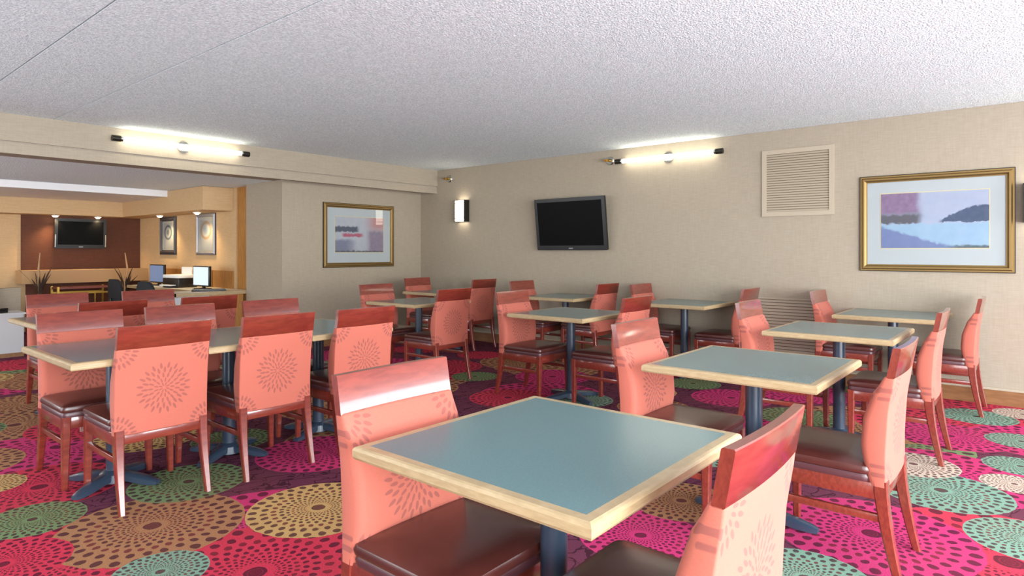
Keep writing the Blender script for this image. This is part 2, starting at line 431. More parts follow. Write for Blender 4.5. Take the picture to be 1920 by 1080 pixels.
for (a, b) in WIN_L:
    k += 1
    f = sbox('window_%d' % k, (XL - 0.10, XL - 0.06, a, b, WZ0, WZ0 + 0.05), 'white_trim')
    sbox('frame', (XL - 0.10, XL - 0.06, a, b, WZ1 - 0.05, WZ1), 'white_trim', f)
    for q in (a, (a + b) / 2 - 0.02, b - 0.04): sbox('mullion', (XL - 0.10, XL - 0.06, q, q + 0.04, WZ0 + 0.05, WZ1 - 0.05), 'white_trim', f)
    sbox('pane', (XL - 0.085, XL - 0.08, a + 0.04, b - 0.04, WZ0 + 0.05, WZ1 - 0.05), 'glass', f)
# ceiling of the dining room: long planks with open seams
ce = sbox('ceiling', (XL - 0.1, XW + 0.1, WIN_Y - 0.1, YB + 0.4, ZC + 0.03, ZC + 0.12), 'shadow_reveal')
pe = [XL, -0.17, 0.48, 1.13, 1.78, XW]
for a, b in zip(pe, pe[1:]):
    bm = bmesh.new(); box(bm, a + 0.005, b - 0.005, WIN_Y, YB + 0.01, ZC, ZC + 0.03); mesh_obj('ceiling_plank', bm, 'ceiling', ce)
# dropped beam: upright face, thin reveal line, sloping underside
bm = bmesh.new()
prof = [(YB, ZC), (YB, 2.274), (YB + 0.03, 2.274), (YB + 0.03, 2.262), (YB + 0.012, 2.262), (YB + 0.012, 2.162), (YB + 0.06, 2.162), (YB + 0.06, ZL), (YC + 0.2, ZL), (YC + 0.2, ZC)]
loft(bm, [[(xx, yy, zz) for yy, zz in prof] for xx in (XL, XW)]); struct(mesh_obj('wall_beam', bm, 'wallpaper'))
sbox('trim_shadow_line', (XL, XW - 0.02, YB + 0.014, YB + 0.029, 2.263, 2.273), 'shadow_reveal')  # darker strip set in the groove to draw its shadow line
# lounge beyond
sbox('ceiling', (XL, 4.9, YC + 0.2, 10.15, ZL, ZL + 0.1), 'ceiling')
cl = sbox('ceiling', (XL, 4.74, 10.15, YF, 2.11, 2.3), 'white_trim')
sbox('trim_2', (XL, 4.74, 10.13, 10.155, 2.107, ZL), 'white_trim')
wf = sbox('wall_far', (XL, XP + 0.1, YF, YF + 0.15, 0, 2.2), 'tan_wallpaper')
sbox('wall_panel', (2.69, XP, YF - 0.02, YF, 0.98, 1.90), 'brown_panel', wf)
sbox('wall_panel', (2.75, XP, YF - 0.02, YF, 0, 0.80), 'brown_panel', wf)
sbox('wall_side', (XP, XP + 0.15, 8.85, YF, 0, 2.2), 'tan_wallpaper')
sbox('door_1', (XP + 0.02, XP + 0.07, 8.36, 8.85, 0, 2.2), 'honey_wood')
bk = sbox('trim_3', (XL, XP, 11.95, YF, 1.867, 2.12), 'tan_wallpaper')
sbox('trim_4', (3.99, XP, 8.95, 11.95, 1.867, 2.195), 'tan_wallpaper')
sbox('trim_5', (2.62, XP - 0.001, 12.02, YF - 0.02, 0.775, 0.985), 'tan_paint')
# skirting
bb = sbox('baseboard_right', (XW - 0.018, XW, WIN_Y, YC, 0, 0.125), 'base_wood')
sbox('cap_strip', (XW - 0.024, XW, WIN_Y, YC, 0.125, 0.145), 'cream_paint', bb)
bb = sbox('baseboard_column', (4.313, XW - 0.02, YC - 0.018, YC, 0, 0.125), 'base_wood')
sbox('cap_strip', (4.313, XW - 0.02, YC - 0.024, YC, 0.125, 0.145), 'cream_paint', bb)
sbox('baseboard_side', (4.295, 4.313, YC, 8.36, 0, 0.125), 'base_wood')

# ------------------------------------------------------------------ tables
SALMON_GROUP = None
def make_table(name, sx, sy, label, group):
    t = thing(name, label, 'table', group=group)
    e = 0.034; z0, z1 = 0.712, 0.75
    boxo('tabletop', (-sx / 2 + e, sx / 2 - e, -sy / 2 + e, sy / 2 - e, z0 + 0.006, z1), 'laminate', t)
    ox, oy = sx / 2, sy / 2
    prof = [(e, z0 + 0.003), (e, z1), (0.010, z1), (0.004, z1 - 0.003), (0.0, z1 - 0.010), (0.0, z0 + 0.010), (0.004, z0 + 0.003), (0.012, z0 + 0.003)]
    for q in range(4):
        bm = bmesh.new(); rings = []
        for s in (-1, 1):
            ring = []
            for i, zz in prof:
                if q == 0: ring.append((s * (ox - i), -(oy - i), zz))
                if q == 1: ring.append(((ox - i), s * (oy - i), zz))
                if q == 2: ring.append((-s * (ox - i), (oy - i), zz))
                if q == 3: ring.append((-(ox - i), -s * (oy - i), zz))
            rings.append(ring)
        loft(bm, rings); mesh_obj('edge_strip', bm, 'maple', t)
    tubeo('pole', [(0, 0, 0.05), (0, 0, z0 + 0.003)], 0.039, 'pole_metal', t, 24)
    boxo('mounting_plate', (-0.16, 0.16, -0.16, 0.16, z0 - 0.008, z0 + 0.003), 'pole_metal', t)
    tubeo('hub', [(0, 0, 0.012), (0, 0, 0.055), (0, 0, 0.075)], [0.075, 0.07, 0.045], 'pole_metal', t, 24)
    return t
def add_feet(t, ang, length=0.29):
    for q in range(4):
        a = ang + q * PI / 2
        bm = bmesh.new(); rings = []
        for r, wd, zt in ((0.0, 0.075, 0.068), (0.1, 0.07, 0.06), (0.2, 0.062, 0.045), (length - 0.03, 0.055, 0.034), (length, 0.035, 0.024)):
            zb = max(0.004, zt - 0.04)
            zb = 0.004 if r > length - 0.05 else zb
            ring = []
            for s, zz, ww in ((-1, zb, 1), (1, zb, 1), (1, zt * 0.75 + zb * .25, 1), (0.6, zt, 1), (-0.6, zt, 1), (-1, zt * 0.75 + zb * .25, 1)):
                lx, ly = r, s * wd / 2
                ring.append((lx * math.cos(a) - ly * math.sin(a), lx * math.sin(a) + ly * math.cos(a), zz))
            rings.append(ring)
        loft(bm, rings); f = mesh_obj('foot', bm, 'pole_metal', t, smooth=True)
        bm = bmesh.new(); tube(bm, [((length - 0.03) * math.cos(a), (length - 0.03) * math.sin(a), 0.0), ((length - 0.03) * math.cos(a), (length - 0.03) * math.sin(a), 0.006)], 0.014, 8)
        mesh_obj('glide', bm, 'chrome', f)
TG = 'square pedestal tables'
tabs = [
    ('small_table', 1.456, 1.062, 0, 'green-topped square table fourth out from the wall with the blue bay print'),
    ('small_table', 3.10, 1.065, 0, 'green-topped square table third out from the wall with the blue bay print'),
    ('small_table', 4.77, 1.06, 0, 'green-topped square table second out from the wall with the blue bay print'),
    ('small_table', 6.255, 0.97, 0, 'green-topped square table against the wall below the blue bay print'),
    ('small_table', 4.57, 3.15, -20, 'green-topped square table second out from the wall with the black television'),
    ('small_table', 6.24, 4.38, 0, 'green-topped square table against the wall below the black television'),
    ('small_table', 6.255, 2.87, 20, 'green-topped square table against the wall below the tube light and cream vent'),
    ('small_table', 4.60, 5.16, 0, 'green-topped square table facing the shore print, second out from the wall with the sconce'),
    ('small_table', 5.93, 6.13, 0, 'green-topped square table in the wall corner below the lit sconce'),
]
for n, x, y, a, lab in tabs:
    t = make_table(n, 0.813, 0.775, lab, TG); t.location = (x, y, 0); add_feet(t, R(a))
# runs of narrow tables pushed together
for i, lab in enumerate(('narrow green-topped table at the open lounge-entrance end of the three-table run', 'narrow green-topped table in the middle of the three-table run',
                         'narrow green-topped table at the end of the three-table run nearest the square tables')):
    t = make_table('narrow_table', 0.647, 0.87, lab, 'narrow tables pushed end to end'); t.location = (1.28 + 0.649 * i, 3.962, 0); add_feet(t, R((32, 28, 24)[i]), 0.27)
for i, lab in enumerate(('narrow green-topped table of the two-table run, on the side of the grey low cabinet', 'narrow green-topped table of the two-table run, on the side of the beige column')):
    t = make_table('narrow_table', 0.647, 0.87, lab, 'narrow tables pushed end to end'); t.location = (1.615 + 0.649 * i, 5.90, 0); add_feet(t, R(45), 0.27)

# ------------------------------------------------------------------ chairs
W = 0.45
def bow(x, k=0.009): return -k * (1 - (2 * x / W) ** 2)
def lerp_tab(tab, z):
    for (z0, v0), (z1, v1) in zip(tab, tab[1:]):
        if z <= z1:
            t = (z - z0) / (z1 - z0); t = t * t * (3 - 2 * t) * 0.4 + t * 0.6
            return v0 + (v1 - v0) * t
    return tab[-1][1]
YO = [(0.372, -0.207), (0.50, -0.206), (0.65, -0.214), (0.80, -0.236), (0.93, -0.262)]
YFR = [(0.372, -0.150), (0.42, -0.132), (0.52, -0.116), (0.62, -0.122), (0.72, -0.152), (0.79, -0.192), (0.806, -0.202)]
def make_chair():
    t = thing('dining_chair', '', 'chair')
    # legs
    for s in (-1, 1):
        bm = bmesh.new(); rings = []
        for i in range(9):
            z = 0.40 * (1 - i / 8); q = 1 - z / 0.40
            y = -0.186 - 0.066 * q ** 1.5; wd = 0.046 - 0.018 * q; dp = 0.052 - 0.022 * q
            rings.append([(s * (W / 2 - wd / 2 - 0.004 * q) + px, y + py, z) for px, py in rring(wd, dp, 0.005, 1)])
        loft(bm, rings); mesh_obj('leg', bm, 'cherry_wood', t, smooth=True)
        bm = bmesh.new(); rings = []
        for z, wd in ((0.0, 0.029), (0.2, 0.036), (0.392, 0.042)):
            rings.append([(s * (W / 2 - wd / 2) + px, 0.236 + py, z) for px, py in rring(wd, wd, 0.005, 1)])
        loft(bm, rings); mesh_obj('leg', bm, 'cherry_wood', t, smooth=True)
        x0, x1 = sorted((s * (W / 2 - 0.004), s * (W / 2 - 0.026)))
        boxo('side_rail', (x0, x1, -0.17, 0.222, 0.325, 0.388), 'cherry_wood', t, bev=0.003)
        x0, x1 = sorted((s * (W / 2 - 0.008), s * (W / 2 - 0.028)))
        boxo('stretcher', (x0, x1, -0.195, 0.222, 0.238, 0.268), 'cherry_wood', t, bev=0.003)
    boxo('front_rail', (-W / 2 + 0.03, W / 2 - 0.03, 0.226, 0.248, 0.325, 0.388), 'cherry_wood', t, bev=0.003)
    boxo('rear_rail', (-W / 2 + 0.03, W / 2 - 0.03, -0.206, -0.175, 0.328, 0.376), 'cherry_wood', t, bev=0.003)
    # seat: boxed band under a crowned cushion
    def seat_ring(grow, z, crown=0):
        return [(px, py, z) for px, py in rring(W + 2 * grow, 0.405 + 2 * grow, 0.03, 3, 0, 0.052)]
    bm = bmesh.new(); loft(bm, [seat_ring(-0.006, 0.386), seat_ring(0.002, 0.389), seat_ring(0.004, 0.405), seat_ring(0.0, 0.416)]); mesh_obj('seat_band', bm, 'vinyl_band', t, smooth=True)
    bm = bmesh.new()
    loft(bm, [seat_ring(-0.004, 0.416), seat_ring(0.005, 0.419), seat_ring(0.008, 0.432), seat_ring(0.003, 0.447), seat_ring(-0.012, 0.456), seat_ring(-0.06, 0.463), seat_ring(-0.13, 0.467)])
    mesh_obj('seat_cushion', bm, 'vinyl', t, smooth=True)
    # upholstered back
    bm = bmesh.new(); rings = []
    zs = [0.372, 0.378] + [0.39 + 0.0345 * i for i in range(12)] + [0.802, 0.807]
    for j, z in enumerate(zs):
        yo, yf = lerp_tab(YO, z), lerp_tab(YFR, z)
        g = -0.006 if j in (0, len(zs) - 1) else 0.0
        th = yo - yf
        ring = []
        for px, py in rring2(W + 2 * g, abs(th) + 2 * g, min(0.028, abs(th) / 2 - 0.008), 0.006, 3, (yo + yf) / 2):
            ring.append((px, py, z))
        rings.append(ring)
    # refine across the width so the bow is smooth
    loft(bm, rings); bmesh.ops.subdivide_edges(bm, edges=[e for e in bm.edges if abs(e.verts[0].co.x - e.verts[1].co.x) > 0.2], cuts=5)
    for v in bm.verts:
        if abs(v.co.x) < W / 2 - 0.04: v.co.y += bow(v.co.x)
    mesh_obj('backrest', bm, 'fabric', t, smooth=True)
    # wooden top rail
    bm = bmesh.new(); rings = []
    n = 10
    for i in range(n + 1):
        x = -W / 2 + W * i / n; b = bow(x) * 1.2
        ring = []
        for z, off in ((0.803, 0.014), (0.80, 0.010), (0.80, -0.011), (0.803, -0.014), (0.914, -0.014), (0.917, -0.011), (0.917, 0.011), (0.914, 0.014)):
            yc = -0.222 - (z - 0.80) * 0.18
            ring.append((x, yc + off + b, z))
        rings.append(ring)
    loft(bm, rings); mesh_obj('top_rail', bm, 'cherry_wood', t, smooth=True)
    return t
proto = make_chair()
GA = 'salmon starburst dining chairs'
TA = {'bay': 'wall with the blue bay print', 'tv': 'wall with the black television'}
BY = lambda n: '%s table out from the blue bay print' % n
LO = 'facing the lounge'; AW = 'with its back to the lounge'
chairs = [   # x, y of the rear feet, facing (+1 towards the lounge), label
    (1.348, 3.425, 1, 'salmon chair facing the lounge, at the lounge-entrance end of the three-table run'),
    (1.965, 3.40, 1, 'salmon chair facing the lounge, in the middle of the three-table run'),
    (2.565, 3.37, 1, 'salmon chair facing the lounge, at the square-table end of the three-table run'),
    (1.275, 4.52, -1, 'salmon chair back to the lounge, at the lounge-entrance end of the three-table run'),
    (1.86, 4.52, -1, 'salmon chair back to the lounge, in the middle of the three-table run'),
    (2.53, 4.54, -1, 'salmon chair back to the lounge, at the square-table end of the three-table run'),
    (1.70, 5.25, 1, 'salmon chair facing the lounge at the two-table run, on the grey cabinet side'),
    (2.40, 5.235, 1, 'salmon chair facing the lounge at the two-table run, on the beige column side'),
    (1.68, 6.56, -1, 'salmon chair back to the lounge at the two-table run, on the grey cabinet side'),
    (2.385, 6.50, -1, 'salmon chair back to the lounge at the two-table run, on the beige column side'),
    (4.47, 5.74, -1, 'salmon chair with back against the shore print wall, second out from the sconce wall'),
    (5.93, 6.70, -1, 'salmon chair in the wall corner, back to the column, below the sconce'),
    (4.41, 4.41, 1, 'salmon chair with starburst back facing the shore print, second out from the sconce wall'),
    (6.17, 5.62, 1, 'salmon chair by the wall at the corner table, facing the column'),
    (6.14, 4.99, -1, 'salmon chair by the wall below the black television, back to the column'),
    (4.49, 3.77, -1, 'salmon chair one table out from the black television wall, back to the lounge'),
    (4.58, 2.49, 1, 'salmon chair one table out from the black television wall, facing the lounge'),
    (6.23, 3.77, 1, 'salmon chair by the wall below the black television, facing the column'),
    (6.43, 3.49, -1, 'salmon chair by the wall below the tube light, back to the column'),
    (2.99, 1.66, -1, 'salmon chair back to the lounge, ' + BY('third')),
    (6.36, 2.20, 1, 'salmon chair by the wall below the cream vent, facing the column'),
    (4.69, 1.665, -1, 'salmon chair back to the lounge, ' + BY('second')),
    (6.41, 1.62, -1, 'salmon chair by the wall beside the low louvre, back to the column'),
    (6.30, 0.345, 1, 'salmon chair by the wall below the blue bay print, facing the column'),
    (4.76, 0.45, 1, 'salmon chair facing the lounge, ' + BY('second')),
    (2.995, 0.405, 1, 'salmon chair facing the lounge, ' + BY('third')),
    (1.325, 1.62, -1, 'salmon chair back to the lounge, ' + BY('fourth')),
    (1.39, 0.435, 1, 'salmon chair facing the lounge, ' + BY('fourth')),
]
for i, (x, yr, fc, lab) in enumerate(chairs):
    loc = (x, yr + 0.255 * fc, 0); rz = 0 if fc > 0 else PI
    if i == 0:
        proto.location = loc; proto.rotation_euler = (0, 0, rz); proto['label'] = lab; proto['group'] = GA
    else: dup(proto, loc, rz, lab, GA)

# ------------------------------------------------------------------ wall fittings
def wall_frame(rz):  # local: x across, -y out of the wall, z up
    return rz
def picture(label, loc, rz, w, h, fw, mw, mh, art, artkind, framemat='gold_frame', outer='dark_metal', shift=0.0, depth=0.03):
    """framed print; local x across, front faces -y"""
    t = thing('framed_print', label, 'picture', loc, rz)
    for q in range(4):
        bm = bmesh.new(); rings = []
        prof = [(0, 0), (0, -depth * 0.55), (fw * .22, -depth * .55), (fw * .38, -depth), (fw * .62, -depth), (fw * .85, -depth * .5), (fw, -depth * .45), (fw, 0)]
        for s in (-1, 1):
            ring = []
            for i, yy in prof:
                if q == 0: ring.append((s * (w / 2 - i), yy, -(h / 2 - i)))
                if q == 1: ring.append((w / 2 - i, yy, s * (h / 2 - i)))
                if q == 2: ring.append((-s * (w / 2 - i), yy, h / 2 - i))
                if q == 3: ring.append((-(w / 2 - i), yy, -s * (h / 2 - i)))
            rings.append(ring)
        loft(bm, rings); f = mesh_obj('frame_strip', bm, framemat, t)
        # dark outer edge of the moulding
        bm = bmesh.new(); e = 0.006
        b = {0: (-w / 2 - e, w / 2 + e, -h / 2 - e, -h / 2), 1: (w / 2, w / 2 + e, -h / 2, h / 2), 2: (-w / 2 - e, w / 2 + e, h / 2, h / 2 + e), 3: (-w / 2 - e, -w / 2, -h / 2, h / 2)}[q]
        box(bm, b[0], b[1], -depth * 0.6, 0, b[2], b[3]); mesh_obj('outer_edge', bm, outer, f)
    i = fw
    boxo('mat_board', (-w / 2 + i, w / 2 - i, -depth * 0.2, 0, -h / 2 + i, h / 2 - i), 'mat_board', t)
    o = boxo('mat_bevel', (-mw / 2 - 0.006, mw / 2 + 0.006, -depth * 0.24, -depth * 0.1, -mh / 2 - 0.006 + shift, mh / 2 + 0.006 + shift), 'mat_bevel', t)
    m_art(art, artkind, mw, mh)
    a = boxo('print', (-mw / 2, mw / 2, -0.001, 0.001, -mh / 2, mh / 2), art, t); a.location = (0, -depth * 0.27, shift)
    boxo('glass_pane', (-w / 2 + i, w / 2 - i, -depth * 0.43, -depth * 0.40, -h / 2 + i, h / 2 - i), 'glass', t)
    return t
RW = R(-90)      # things on the right wall: local -y points to -x
picture('wide gold-framed watercolour of a blue bay with dark headland', (XW, 0.73, 1.542), R(-90), 1.135, 0.866, 0.057, 0.798, 0.496, 'print_bay', 'bay', shift=0.02)
picture('gold-framed watercolour of a rosy shore on the beige column wall', (5.513, YC, 1.507), 0, 1.20, 0.88, 0.06, 0.826, 0.495, 'print_shore', 'shore', shift=0.012)
picture('narrow charcoal-framed print deeper in the lounge, by the brown panel', (XP, 11.16, 1.545), R(-90), 0.62, 0.62, 0.07, 0.34, 0.44, 'print_pool', 'pool', framemat='charcoal_frame', outer='charcoal_frame')
picture('narrow silver-framed print of a fan over the lounge computers', (XP, 9.78, 1.545), R(-90), 0.62, 0.62, 0.05, 0.42, 0.50, 'print_fan', 'fan', framemat='silver_frame', outer='charcoal_frame')

def tube_light(label, loc, rz, L):
    t = thing('tube_light', label, 'wall light', loc, rz, 'tube wall lights')
    tubeo('tube', [(-L / 2 + 0.07, -0.07, 0), (L / 2 - 0.07, -0.07, 0)], 0.024, 'tube_glow', t, 16)
    for s in (-1, 1):
        c = tubeo('end_cap', [(s * (L / 2 - 0.075), -0.07, 0), (s * (L / 2), -0.07, 0)], 0.03, 'dark_metal', t, 14)
        tubeo('collar', [(s * (L / 2 - 0.095), -0.07, 0), (s * (L / 2 - 0.075), -0.07, 0)], 0.028, 'chrome', c, 14)
    tubeo('mounting_disc', [(0, 0, 0), (0, -0.02, 0)], 0.062, 'chrome', t, 24)
    tubeo('stem', [(0, -0.02, 0), (0, -0.048, 0)], 0.014, 'chrome', t, 10)
    return t
tube_light('long glowing tube light on the beam over the lounge opening', (2.94, YB, 2.40), 0, 1.40)
tube_light('long glowing tube light on the wall between television and vent', (XW, 3.248, 2.355), R(-90), 1.31)

def sconce(label, loc, rz):
    t = thing('wall_sconce', label, 'wall light', loc, rz, 'box sconces')
    w, h, d = 0.20, 0.30, 0.09
    boxo('back_plate', (-w / 2 - 0.01, w / 2 + 0.01, -0.012, 0, -h / 2 - 0.01, h / 2 + 0.01), 'dark_metal', t)
    boxo('diffuser', (-w / 2, w / 2, -d, -0.012, -h / 2, h / 2), 'sconce_glow', t)
    for s in (-1, 1):
        boxo('side_bar', (s * w / 2 - 0.008, s * w / 2 + 0.008, -d - 0.006, -0.012, -h / 2 - 0.008, h / 2 + 0.008), 'dark_metal', t)
        boxo('cross_bar', (-w / 2, w / 2, -d - 0.005, -d + 0.002, s * (h / 2 - 0.04) - 0.004, s * (h / 2 - 0.04) + 0.004), 'dark_metal', t)
    return t
sconce('small lit box sconce on the wall near the beige column corner', (XW, 6.50, 1.875), R(-90))
sconce('small lit box sconce beside the blue bay print', (XW, 0.0, 1.68), R(-90))

def louvre(name, label, loc, rz, w, h, n, fr, cat='vent'):
    t = thing(name, label, cat, loc, rz)
    boxo('duct_back', (-w / 2 + 0.01, w / 2 - 0.01, -0.004, 0, -h / 2 + 0.01, h / 2 - 0.01), 'louver_dark', t)
    for b in ((-w / 2, w / 2, h / 2 - fr, h / 2), (-w / 2, w / 2, -h / 2, -h / 2 + fr)):
        boxo('frame_bar', (b[0], b[1], -0.018, 0, b[2], b[3]), 'cream_paint', t)
    for s in (-1, 1):
        a, b = sorted((s * w / 2, s * (w / 2 - fr)))
        boxo('frame_bar', (a, b, -0.018, 0, -h / 2 + fr, h / 2 - fr), 'cream_paint', t)
    ih = h - 2 * fr; p = ih / n
    bm = bmesh.new(); x = w / 2 - fr
    loft(bm, [[(xx, -0.015, -p * .42), (xx, -0.013, -p * .42), (xx, -0.004, p * .33), (xx, -0.006, p * .33)] for xx in (-x, x)])
    s0 = mesh_obj('slat', bm, 'cream_paint', t)
    s0.location.z = -ih / 2 + p * .5
    for i in range(1, n):
        s = s0.copy(); C.objects.link(s); s.location.z = -ih / 2 + p * (i + .5)
    return t
louvre('wall_vent', 'cream square louvred vent high on the wall by the tube light', (XW, 1.864, 1.978), R(-90), 0.68, 0.675, 24, 0.044)
louvre('wall_louvre', 'large low louvred grille near the floor behind the table legs', (XW, 1.93, 0.53), R(-90), 0.72, 0.56, 17, 0.014)

def wall_tv(label, loc, rz, w, h, tilt, swivel=0.0, silver=False):
    t = thing('wall_television', label, 'television', loc, rz)
    boxo('wall_bracket', (-0.12, 0.12, -0.05, 0, -0.1, 0.1), 'black_plastic', t)
    bm = bmesh.new()
    loft(bm, [[(px, yy, pz) for px, pz in rring(w * k, h * k, 0.012, 3)] for yy, k in ((-0.035, 1.0), (0.0, 1.0), (0.045, 0.8))])
    b = mesh_obj('housing', bm, 'black_plastic', t, smooth=True); b.location = (0, -0.10, 0); b.rotation_euler = (tilt, 0, swivel)
    boxo('screen', (-w / 2 + 0.045, w / 2 - 0.045, -0.0365, -0.034, -h / 2 + 0.06, h / 2 - 0.045), 'screen_black', b)
    if silver:
        for s in (-1, 1): boxo('side_trim', (s * (w / 2 - 0.012) - 0.008, s * (w / 2 - 0.012) + 0.008, -0.038, -0.034, -h / 2 + 0.02, -0.02), 'chrome', b)
    boxo('badge', (-0.03, 0.03, -0.0375, -0.034, -h / 2 + 0.018, -h / 2 + 0.03), 'silver_frame', b)
    return t
wall_tv('black flat television tilted on the beige wall beside the tube light', (XW, 4.53, 1.63), R(-90), 1.06, 0.66, R(7))
wall_tv('black flat television on the dark brown lounge panel', (3.47, YF - 0.02, 1.58), 0, 0.74, 0.49, R(4), silver=True)

def sprinkler(label, loc, rz):
    t = thing('fire_sprinkler', label, 'sprinkler', loc, rz, 'sidewall sprinklers'); t.scale = (1.6, 1.4, 1.6)
    tubeo('escutcheon', [(0, 0, 0), (0, -0.012, 0)], [0.035, 0.028], 'chrome', t, 18)
    tubeo('body', [(0, -0.012, 0), (0, -0.05, 0)], 0.012, 'brass', t, 10)
    boxo('deflector', (-0.02, 0.02, -0.075, -0.055, 0.004, 0.012), 'chrome', t)
    for s in (-1, 1): boxo('arm', (s * 0.014 - 0.003, s * 0.014 + 0.003, -0.07, -0.045, -0.008, 0.006), 'brass', t)
sprinkler('small chrome sprinkler beside the tube light on the wall', (XW, 4.02, 2.385), R(-90))
sprinkler('small chrome sprinkler in the corner under the beam end', (XW, 6.80, 2.37), R(-90))

# ------------------------------------------------------------------ lounge beyond the opening
def downlight(loc, label):
    t = thing('downlight', label, 'downlight', loc, 0, 'warm lounge downlights')
    tubeo('trim_ring', [(0, 0, 0.0), (0, 0, -0.012)], 0.055, 'white_trim', t, 20)
    tubeo('bulb', [(0, 0, -0.012), (0, 0, -0.03)], [0.04, 0.022], 'spot_glow', t, 16)
    l = bpy.data.lights.new('downlight_spot', 'SPOT'); l.energy = 30; l.color = (1.0, 0.72, 0.38); l.spot_size = R(120); l.spot_blend = 0.8; l.shadow_soft_size = 0.03
    o = bpy.data.objects.new('downlight_spot', l); C.objects.link(o); o.location = (loc[0], loc[1], loc[2] - 0.04)
downlight((3.10, 12.2, 1.867), 'warm downlight above the lounge television, on the side away from the computers')
downlight((3.70, 12.2, 1.867), 'warm downlight above the lounge television, on the computer side')
downlight((4.216, 11.0, 1.867), 'warm downlight above the charcoal-framed print')
downlight((4.216, 9.65, 1.867), 'warm downlight above the silver-framed fan print')
# unseen fill lamps, added to brighten the lounge
M['fill_lamp_glow'] = Mat('fill_lamp_glow').color((1, 1, 1, 1)).emit((1.0, 0.93, 0.82, 1), 30).m
for lx, ly, lab in ((0.6, 9.0, 'unseen round fill lamp added over the low grey cabinet in the lounge'), (0.6, 11.3, 'unseen round fill lamp added behind the low beige half wall in the lounge')):
    zc = ZL if ly < 10 else 2.11
    t = thing('fill_lamp', lab, 'fill lamp', (lx, ly, zc), 0, 'added lounge fill lamps')
    tubeo('rim', [(0, 0, 0), (0, 0, -0.02)], 0.17, 'white_trim', t, 24)
    tubeo('bowl', [(0, 0, -0.02), (0, 0, -0.05), (0, 0, -0.065)], [0.15, 0.12, 0.05], 'fill_lamp_glow', t, 24)

# desk along the side wall with computers
d = thing('computer_desk', 'long pale computer desk with honey wood edge and end panel', 'desk', (0, 0, 0))
boxo('worktop', (3.40, XP - 0.002, 8.40, 8.90, 0.715, 0.745), 'stone_top', d)
boxo('worktop', (3.83, XP - 0.002, 8.90, 11.2, 0.715, 0.745), 'stone_top', d)
boxo('edge_strip', (3.38, XP - 0.002, 8.37, 8.40, 0.705, 0.748), 'maple', d)
boxo('edge_strip', (3.37, 3.40, 8.37, 8.90, 0.705, 0.748), 'maple', d)
boxo('edge_strip', (3.80, 3.83, 8.90, 11.2, 0.705, 0.748), 'maple', d)
boxo('end_panel', (3.85, 4.30, 8.42, 8.45, 0.0, 0.705), 'honey_wood', d)
boxo('modesty_panel', (3.42, 3.85, 8.44, 8.46, 0.0, 0.705), 'grey_laminate', d)
for i in range(4):
    y0 = 8.92 + i * 0.63
    boxo('splash_panel', (XP - 0.02, XP - 0.002, y0, y0 + 0.61, 0.745, 1.0), 'honey_wood', d)
def monitor(label, loc, rz, lit):
    t = thing('computer_monitor', label, 'monitor', loc, rz, 'desk monitors')
    boxo('base', (-0.1, 0.1, -0.08, 0.08, 0, 0.015), 'black_plastic', t)
    boxo('neck', (-0.025, 0.025, 0.0, 0.03, 0.015, 0.12), 'black_plastic', t)
    b = boxo('housing', (-0.23, 0.23, -0.03, 0.01, 0.04, 0.33), 'black_plastic', t, bev=0.006)
    boxo('screen', (-0.215, 0.215, -0.0315, -0.029, 0.06, 0.315), lit, b)
monitor('computer monitor with bright white screen on the lounge desk', (4.08, 9.15, 0.745), R(-88), 'screen_lit')
monitor('computer monitor with dim blue screen on the lounge desk', (4.10, 10.75, 0.745), R(-86), 'screen_dim')
def printer():
    t = thing('desk_printer', 'white and black desktop printer between the two monitors', 'printer', (4.1, 9.95, 0.745), R(-80))
    boxo('body', (-0.2, 0.2, -0.15, 0.15, 0, 0.14), 'black_plastic', t, bev=0.01)
    boxo('lid', (-0.2, 0.2, -0.15, 0.15, 0.14, 0.19), 'white_plastic', t, bev=0.01)
    boxo('paper_tray', (-0.13, 0.13, -0.24, -0.15, 0.03, 0.045), 'white_plastic', t)
    boxo('paper_support', (-0.12, 0.12, 0.1, 0.12, 0.19, 0.30), 'white_plastic', t)
printer()
kb = thing('keyboard', 'black keyboard lying on the near end of the lounge desk', 'keyboard', (3.95, 8.68, 0.745), R(-20))
boxo('case', (-0.21, 0.21, -0.07, 0.07, 0, 0.02), 'black_plastic', kb, bev=0.004)
boxo('key_field', (-0.2, 0.2, -0.06, 0.06, 0.02, 0.026), 'charcoal_frame', kb)
def task_chair(label, loc, rz, group='black task chairs'):
    t = thing('task_chair', label, 'chair', loc, rz, group)
    bm = bmesh.new()
    loft(bm, [[(px, py - 0.02 * (j - 3) * .4 - 0.2, z) for px, py in rring(w, 0.05, 0.02, 3)] for j, (z, w) in enumerate(((0.50, 0.30), (0.55, 0.36), (0.66, 0.40), (0.78, 0.38), (0.85, 0.30), (0.875, 0.20)))])
    mesh_obj('backrest', bm, 'black_fabric', t, smooth=True)
    bm = bmesh.new(); loft(bm, [[(px, py + 0.02, z) for px, py in rring(w, w, 0.08, 4)] for z, w in ((0.42, 0.40), (0.44, 0.44), (0.48, 0.44), (0.495, 0.40))]); mesh_obj('seat', bm, 'black_fabric', t, smooth=True)
    tubeo('back_post', [(0, -0.14, 0.42), (0, -0.25, 0.44), (0, -0.25, 0.6)], 0.015, 'black_plastic', t, 8)
    tubeo('gas_post', [(0, 0.02, 0.08), (0, 0.02, 0.42)], 0.022, 'black_plastic', t, 10)
    for q in range(5):
        a = q * 2 * PI / 5
        f = tubeo('base_arm', [(0, 0.02, 0.10), (0.26 * math.cos(a), 0.02 + 0.26 * math.sin(a), 0.065)], [0.022, 0.014], 'black_plastic', t, 8)
        tubeo('caster', [(0.26 * math.cos(a) - 0.01, 0.02 + 0.26 * math.sin(a), 0.028), (0.26 * math.cos(a) + 0.01, 0.02 + 0.26 * math.sin(a), 0.028)], 0.028, 'black_plastic', f, 10)
    return t
